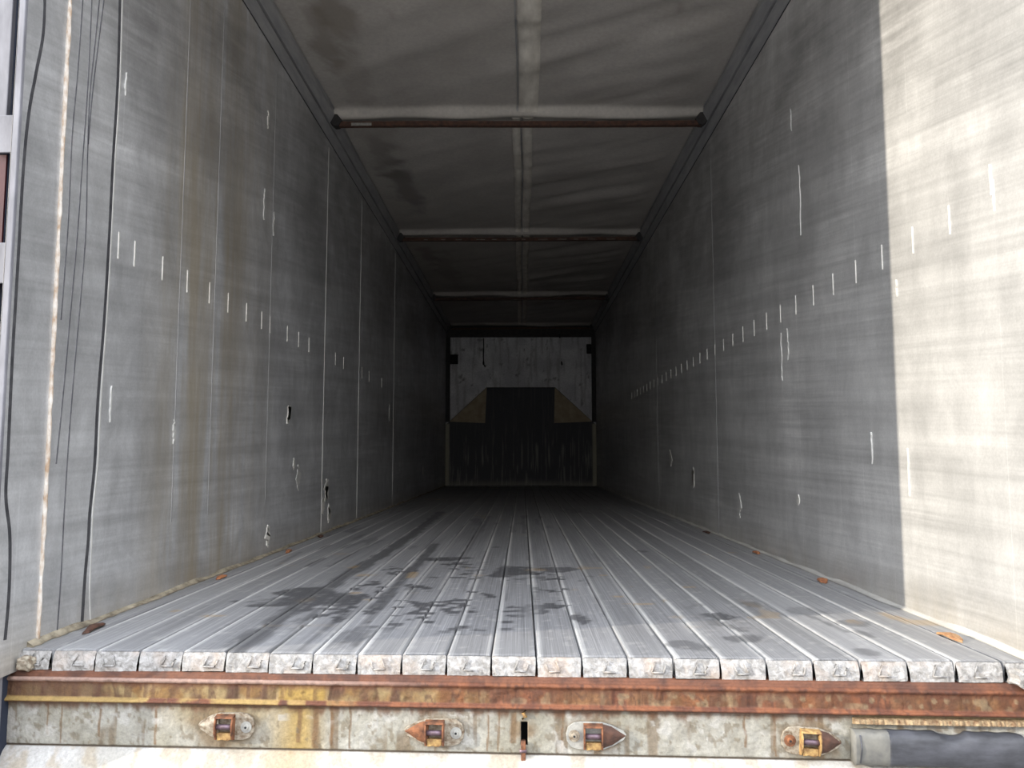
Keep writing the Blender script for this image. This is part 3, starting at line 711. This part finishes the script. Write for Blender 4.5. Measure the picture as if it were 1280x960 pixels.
# ridge reinforcement, one per bay, each a folded double strip
for bi in range(len(BOWS) - 1):
    y0, y1 = BOWS[bi] + .03, BOWS[bi + 1] - .03
    if bi == 0: y0 = 2.3
    for (xa, xb, dz, mt) in (((-.015, .002, .004, 'rail'), (.002, .125, .010, 'tarp_strip')) if bi == 0 else ((-.042, .018, .008, 'tarp_strip'), (.030, .100, .008, 'tarp_strip'), (.014, .032, .004, 'rail'))):
        V = []; Fc = []; N = 80; r_ = random.Random(bi * 5 + int(xa * 100) + 50)
        for i in range(N + 1):
            y = y0 + (y1 - y0) * i / N; wob = .004 * math.sin(y * 3.1 + bi) + .0015 * (r_.random() - .5)
            za = float(tarp_z(np.array(xa + wob), np.array(y))); zb = float(tarp_z(np.array(xb + wob), np.array(y))); zz = min(za, zb) - dz
            V += [(xa + wob, y, za + .002), (xa + wob + .004, y, zz), ((xa + xb) / 2 + wob, y, zz - .006), (xb + wob - .004, y, zz), (xb + wob, y, zb + .002)]
        for i in range(N):
            q_ = i * 5
            for k in range(4): Fc.append((q_ + k, q_ + k + 5, q_ + k + 6, q_ + k + 1))
        Fc += [(0, 1, 2, 3, 4), tuple(N * 5 + k for k in range(5))]
        mesh_obj('ridge_strip', V, Fc, M[mt], ceil, True)

# roof bows
bl = ['rusty roof bow above the rear opening', 'rust-brown roof bow nearest the opening, patched silver near its left end', 'dark roof bow second from the opening with pale flecks along it',
      'thin dark roof bow third from the opening, half lost in the gloom', 'dark end bow right above the pale front bulkhead']
for i, b in enumerate(BOWS):
    if i == 0: continue
    t = empty('roof_bow', (0, b, 2.62), bl[i], 'roof bow', 'cross bows under the roof tarpaulin')
    V = []; Fc = []; N = 60; r_ = random.Random(i)
    for k in range(N + 1):
        x = -1.165 + 2.33 * k / N; sg = .004 * math.sin(k * .09 + i) + .004 * (1 - (x / 1.2) ** 2) - .004 + (r_.random() - .5) * .0015
        bt = -.026 + sg; hh = .030
        V += [(x, -.018, bt), (x, .018, bt), (x, .018, bt + hh), (x, -.018, bt + hh)]
    for k in range(N):
        q_ = k * 4
        for j in range(4): Fc.append((q_ + j, q_ + (j + 1) % 4, q_ + 4 + (j + 1) % 4, q_ + 4 + j))
    Fc += [(0, 1, 2, 3), (N * 4, N * 4 + 1, N * 4 + 2, N * 4 + 3)]
    mesh_obj('bar', V, Fc, M['rust_dark'], t)
    for s in (-1, 1):
        mb = MB(); mb.extr([(s * 1.13, .012), (s * 1.150, -.028), (s * 1.178, -.030), (s * 1.205, -.006), (s * 1.205, .05), (s * 1.16, .05)], 'y', -.03, .03); mb.build('end_bracket', M['steel_dark'], t, bevel=.003)
    if i == 1:
        mb = MB(); mb.box((-1.07, -.0205, -.024), (-.94, -.0175, -.006)); mb.build('silver_patch', M['galv'], t)
        t.children[-1]['label'] = 'silver patch on the rusty bow'
    if i == 2:
        r_ = random.Random(4)
        for k in range(12):
            x = -.95 + k * .16 + r_.random() * .05; mb = MB(); mb.box((x, -.0200, -.0195), (x + .03 + r_.random() * .07, .012, -.0165)); mb.build('paint_fleck', M['galv'], t)

# ------------------------------------------------------------------ front bulkhead
def grid_board(name, x0, x1, z0, z1, y, paint, mat, parent=None, step=.02, inside=None, thick=.012):
    xs = np.linspace(x0, x1, int((x1 - x0) / step) + 1); zs = np.linspace(z0, z1, int((z1 - z0) / step) + 1)
    X, Z = np.meshgrid(xs, zs, indexing='ij'); c = paint(X, Z)
    V = np.stack([X, np.full_like(X, y), Z], -1).reshape(-1, 3); idx = np.arange(X.size).reshape(X.shape)
    q = np.stack([idx[:-1, :-1], idx[1:, :-1], idx[1:, 1:], idx[:-1, 1:]], -1)
    o = mesh_obj(name, V, q.reshape(-1, 4).tolist(), mat, parent, False, c.reshape(-1, 3))
    m = o.modifiers.new('s', 'SOLIDIFY'); m.thickness = thick; m.offset = -1
    return o
def paint_board(x, z):
    n = fbm(x * 5, z * 5, 301, 5); s = fbm(x * 30, z * 2, 311, 3)
    c = mixc(np.array([.55, .55, .56]), np.array([.70, .70, .70]), ss(.3, .7, n))
    c = mixc(c, (.12, .11, .10), ss(.72, .82, fbm(x * 16, z * 12, 321, 3)) * .7)
    return mixc(c, (.3, .29, .28), ss(.55, .7, s) * .5)
wf = grid_board('wall_front', -1.24, 1.24, -.14, 2.46, BACK - .01, paint_board, M['board'], thick=.03)
tag(wf, 'pale scuffed front bulkhead at the far end of the load space', 'wall', kind='structure')
mb = MB(); mb.box((-1.24, BACK - .04, 2.462), (1.24, BACK + .03, 2.60)); mb.box((-1.25, BACK + .012, 2.55), (1.25, BACK + .05, 2.76)); o = mb.build('trim_6', M['steel_dark']); tag(o, 'dark header beam over the front bulkhead', 'beam', kind='structure')
for s in (-1, 1):
    mb = MB(); mb.box((min(s * 1.17, s * 1.24), BACK - .05, 1.05), (max(s * 1.17, s * 1.24), BACK - .012, 2.462)); o = mb.build('trim_%d' % (7 if s < 0 else 8), M['steel_dark'])
    tag(o, 'dark upright beside the %s edge of the front bulkhead' % ('left' if s < 0 else 'right'), 'post', kind='structure')
# dark rubber sheet with its upper corners folded down
t = empty('rubber_sheet', (0, BACK - .075, 0), 'black streaked rubber sheet with two folded tan corners hung on the front bulkhead', 'rubber sheet')
def sheet_paint(x, z):
    s = fbm(x * 75, z * 2.0, 331, 3); s2 = vn(x * 70, z * 5, 341)
    k = ss(.52, .70, s) * ss(.45, .8, s2 + .15)
    lowz = ss(1.05, .5, z)
    c = mixc(np.array([.045, .045, .05]) * np.ones(x.shape + (3,)), (.26, .255, .22), k * (.10 + .55 * lowz))
    e = ss(1.16, 1.185, np.abs(x)) * (z < 1.02); c = mixc(c, (.40, .38, .27), e * .7)
    return mixc(c, (.24, .23, .19), ss(.14, .0, z) * .6)
xs = np.linspace(-1.235, 1.235, 260); V = []; cols = []; Fc = []
NZ = 70
for x in xs:
    ax = abs(x); zt = 1.62 if ax < .565 else 1.62 - (ax - .565) / (1.235 - .565) * .62
    for j in range(NZ + 1):
        z = .005 + (zt - .005) * j / NZ; V.append((x, .012 * math.sin(x * 7) * (1 - z / 2) * .4, z))
V = np.array(V); cols = sheet_paint(V[:, 0], V[:, 2])
idx = np.arange(len(V)).reshape(len(xs), NZ + 1)
Fc = np.stack([idx[:-1, :-1], idx[1:, :-1], idx[1:, 1:], idx[:-1, 1:]], -1).reshape(-1, 4).tolist()
o = mesh_obj('sheet', V, Fc, M['sheet'], t, True, cols); m = o.modifiers.new('s', 'SOLIDIFY'); m.thickness = .008; m.offset = 0
tanm = simple('tan_sheet_back', (.28, .22, .14), (.40, .33, .22), 10, .8)
for s in (-1, 1):
    A = (s * .56, 1.612); B = (s * 1.17, 1.055); C_ = (s * (.585 if s < 0 else .545), 1.03)
    mb = MB(); N = 8
    mb.add([(A[0], -.012, A[1]), (B[0], -.012, B[1]), (C_[0], -.030, C_[1]), (A[0], -.018, A[1]), (B[0], -.018, B[1]), (C_[0], -.037, C_[1])], [(0, 1, 2), (3, 5, 4), (0, 3, 4, 1), (1, 4, 5, 2), (2, 5, 3, 0)])
    o = mb.build('folded_corner', tanm, t); o['label'] = 'tan folded-down corner of the black sheet'
# things on the bulkhead
t = empty('hanging_strap', (-.617, BACK - .05, 2.44), 'thin dark strap hanging down the left of the front bulkhead', 'strap')
mb = MB(); mb.tube([(0, 0, .0), (.004, -.004, -.15), (-.002, -.006, -.30), (.003, -.005, -.42)], .007, 8); mb.build('cord', M['void'], t, True)
mb = MB(); mb.box((-.012, -.012, -.44), (.014, .004, -.39)); mb.tube([(.003, -.004, -.43), (.02, -.004, -.47), (.035, -.004, -.475), (.04, -.004, -.45)], .008, 8); mb.build('hook', M['void'], t)
mb = MB(); mb.tube([(0, 0, .035), (.008, -.008, .0), (.012, -.010, -.03)], [.008, .012, .010], 8)
o = mb.build('wall_hook', M['void'], smooth=True); o.location = (.672, BACK - .03, 2.02); tag(o, 'small dark hook on the upper right of the front bulkhead', 'hook')
mb = MB(); mb.tube([(0, 0, .03), (0, -.02, -.0), (.004, -.02, -.03)], .010, 8)
o = mb.build('wall_hook', M['void'], smooth=True); o.location = (.645, BACK - .045, 2.47); tag(o, 'dark stub on the header beam right of centre', 'hook')
for s, z, lab in ((-1, 2.09, 'dark angle bracket at the upper left corner of the front bulkhead'), (1, 2.26, 'dark angle bracket at the upper right corner of the front bulkhead')):
    t = empty('corner_bracket', (s * 1.13, BACK - .03, z), lab, 'bracket')
    mb = MB(); mb.box((-.04 if s > 0 else -.06, -.012, -.08), (.06 if s > 0 else .09, .002, .08) if s < 0 else (.04, .002, .08)); mb.build('plate', M['void'], t, bevel=.003)
    
    for zb in (.03, -.03): mb = MB(); mb.tube([(0, -.012, zb), (0, -.02, zb)], .012, 8); mb.build('bolt', M['steel_dark'], t)

# ------------------------------------------------------------------ open door folded back outside the left post
dr = MB(); dr.box((-1.40, 2.035, -.3), (-1.322, 4.4, 2.6)); door = dr.build('door_1', M['curtain_blue'], bevel=.003)
mb = MB(); mb.box((-1.40, 2.028, .6), (-1.324, 2.034, 1.27)); mb.build('red_edge', M['door_red'], door)
tag(door, 'rear door folded back along the outside left of the trailer', 'door', kind='structure')
mb = MB(); mb.box((-1.41, 2.020, 1.275), (-1.325, 2.036, 2.6)); mb.build('edge_cover', M['paintwhite'], door, bevel=.002)
def zz(py): return on(8, py, 1, 2.0).z
for (a, b, c_, d) in ((114, 141, 190, 224), (271, 301, 354, 381)):
    t = bpy.data.objects.new('hinge', None); COL.objects.link(t); t.parent = door
    mb = MB(); xh = -1.278
    mb.tube([(xh, 2.012, zz(b)), (xh, 2.012, zz(a) - .006), (xh, 2.012, zz(a))], [.0125, .0125, .008], 14); mb.box((xh - .002, 2.004, zz(b)), (-1.256, 2.016, zz(a) - .004)); mb.build('knuckle', M['paintwhite'], t)
    mb = MB(); mb.tube([(xh, 2.012, zz(d)), (xh, 2.012, zz(c_))], .0125, 14); mb.box((xh - .002, 2.004, zz(d)), (-1.256, 2.016, zz(c_) - .004)); mb.build('knuckle', M['paintwhite'], t)
    mb = MB(); mb.box((-1.345, 2.008, zz(c_) + .002), (xh + .004, 2.016, zz(b) - .002)); mb.build('leaf', M['paintwhite'], t, bevel=.002)
    mb = MB(); mb.tube([(xh, 2.012, zz(a) + .006), (xh, 2.012, zz(d) - .008)], .005, 10); mb.build('pin', M['rust'], t)

# ------------------------------------------------------------------ bits of debris along the foot of the walls
def flake(px, py, L, Wd, mat, lab, side, rot=0.0, seed=0, z=.012, cat='debris'):
    p = on(px, py, 2, z); r = random.Random(seed); n = 14; V = []; 
    for lay in (0, 1):
        for k in range(n):
            a = 2 * math.pi * k / n; rr = .75 + .35 * r.random() if lay == 0 else None
            if lay == 0: V.append([math.cos(a) * Wd / 2 * rr, math.sin(a) * L / 2 * rr, 0])
            else: V.append([V[k][0] * .9, V[k][1] * .95, .004 + .002 * r.random()])
    V.append([0, 0, .009]); top = len(V) - 1
    for v in V: v[2] += .0035 * math.cos(v[1] / L * 5)
    Fc = [tuple(range(n))[::-1]] + [(k, (k + 1) % n, (k + 1) % n + n, k + n) for k in range(n)] + [(n + k, n + (k + 1) % n, top) for k in range(n)]
    c_, s_ = math.cos(rot), math.sin(rot)
    V = [(v[0] * c_ - v[1] * s_, v[0] * s_ + v[1] * c_, v[2]) for v in V]
    x = p.x
    if side: x = side * min(abs(p.x), WX - .03 - Wd / 2)
    o = mesh_obj('rust_flake', V, Fc, mat); o.location = (x, p.y, .003); tag(o, lab, cat, 'bits of rust along the foot of the walls'); return o
M['leafbrown'] = simple('brown_scale', (.16, .055, .025), (.36, .15, .06), 60, .8)
M['leaforange'] = simple('orange_scale', (.20, .09, .035), (.33, .20, .10), 60, .8)
flake(118, 781, .14, .030, M['rust_dark'], 'long dark red rust flake by the left wall at the deck edge', -1, .1, 1)
flake(277, 719, .10, .030, M['leafbrown'], 'brown rust flake at the foot of the left wall, second from the opening', -1, .0, 2)
flake(361, 687, .12, .03, M['leafbrown'], 'brown rust flake at the foot of the left wall, third from the opening', -1, .1, 3)
flake(397, 669, .10, .04, M['rust_dark'], 'dark rust flake at the foot of the left wall, farthest in', -1, .2, 4)
flake(1188, 792, .11, .035, M['leaforange'], 'orange rust flake lying in the sun at the foot of the right wall', 1, .1, 5)
flake(1028, 723, .10, .040, M['leafbrown'], 'red-brown rust flake at the foot of the right wall in shade', 1, -.2, 6)
flake(945, 689, .09, .03, M['leafbrown'], 'small brown rust flake at the foot of the right wall beyond the red-brown one', 1, .1, 7)
flake(884, 664, .12, .035, M['rust_dark'], 'dark rust flake at the foot of the right wall, farthest in', 1, .1, 8)
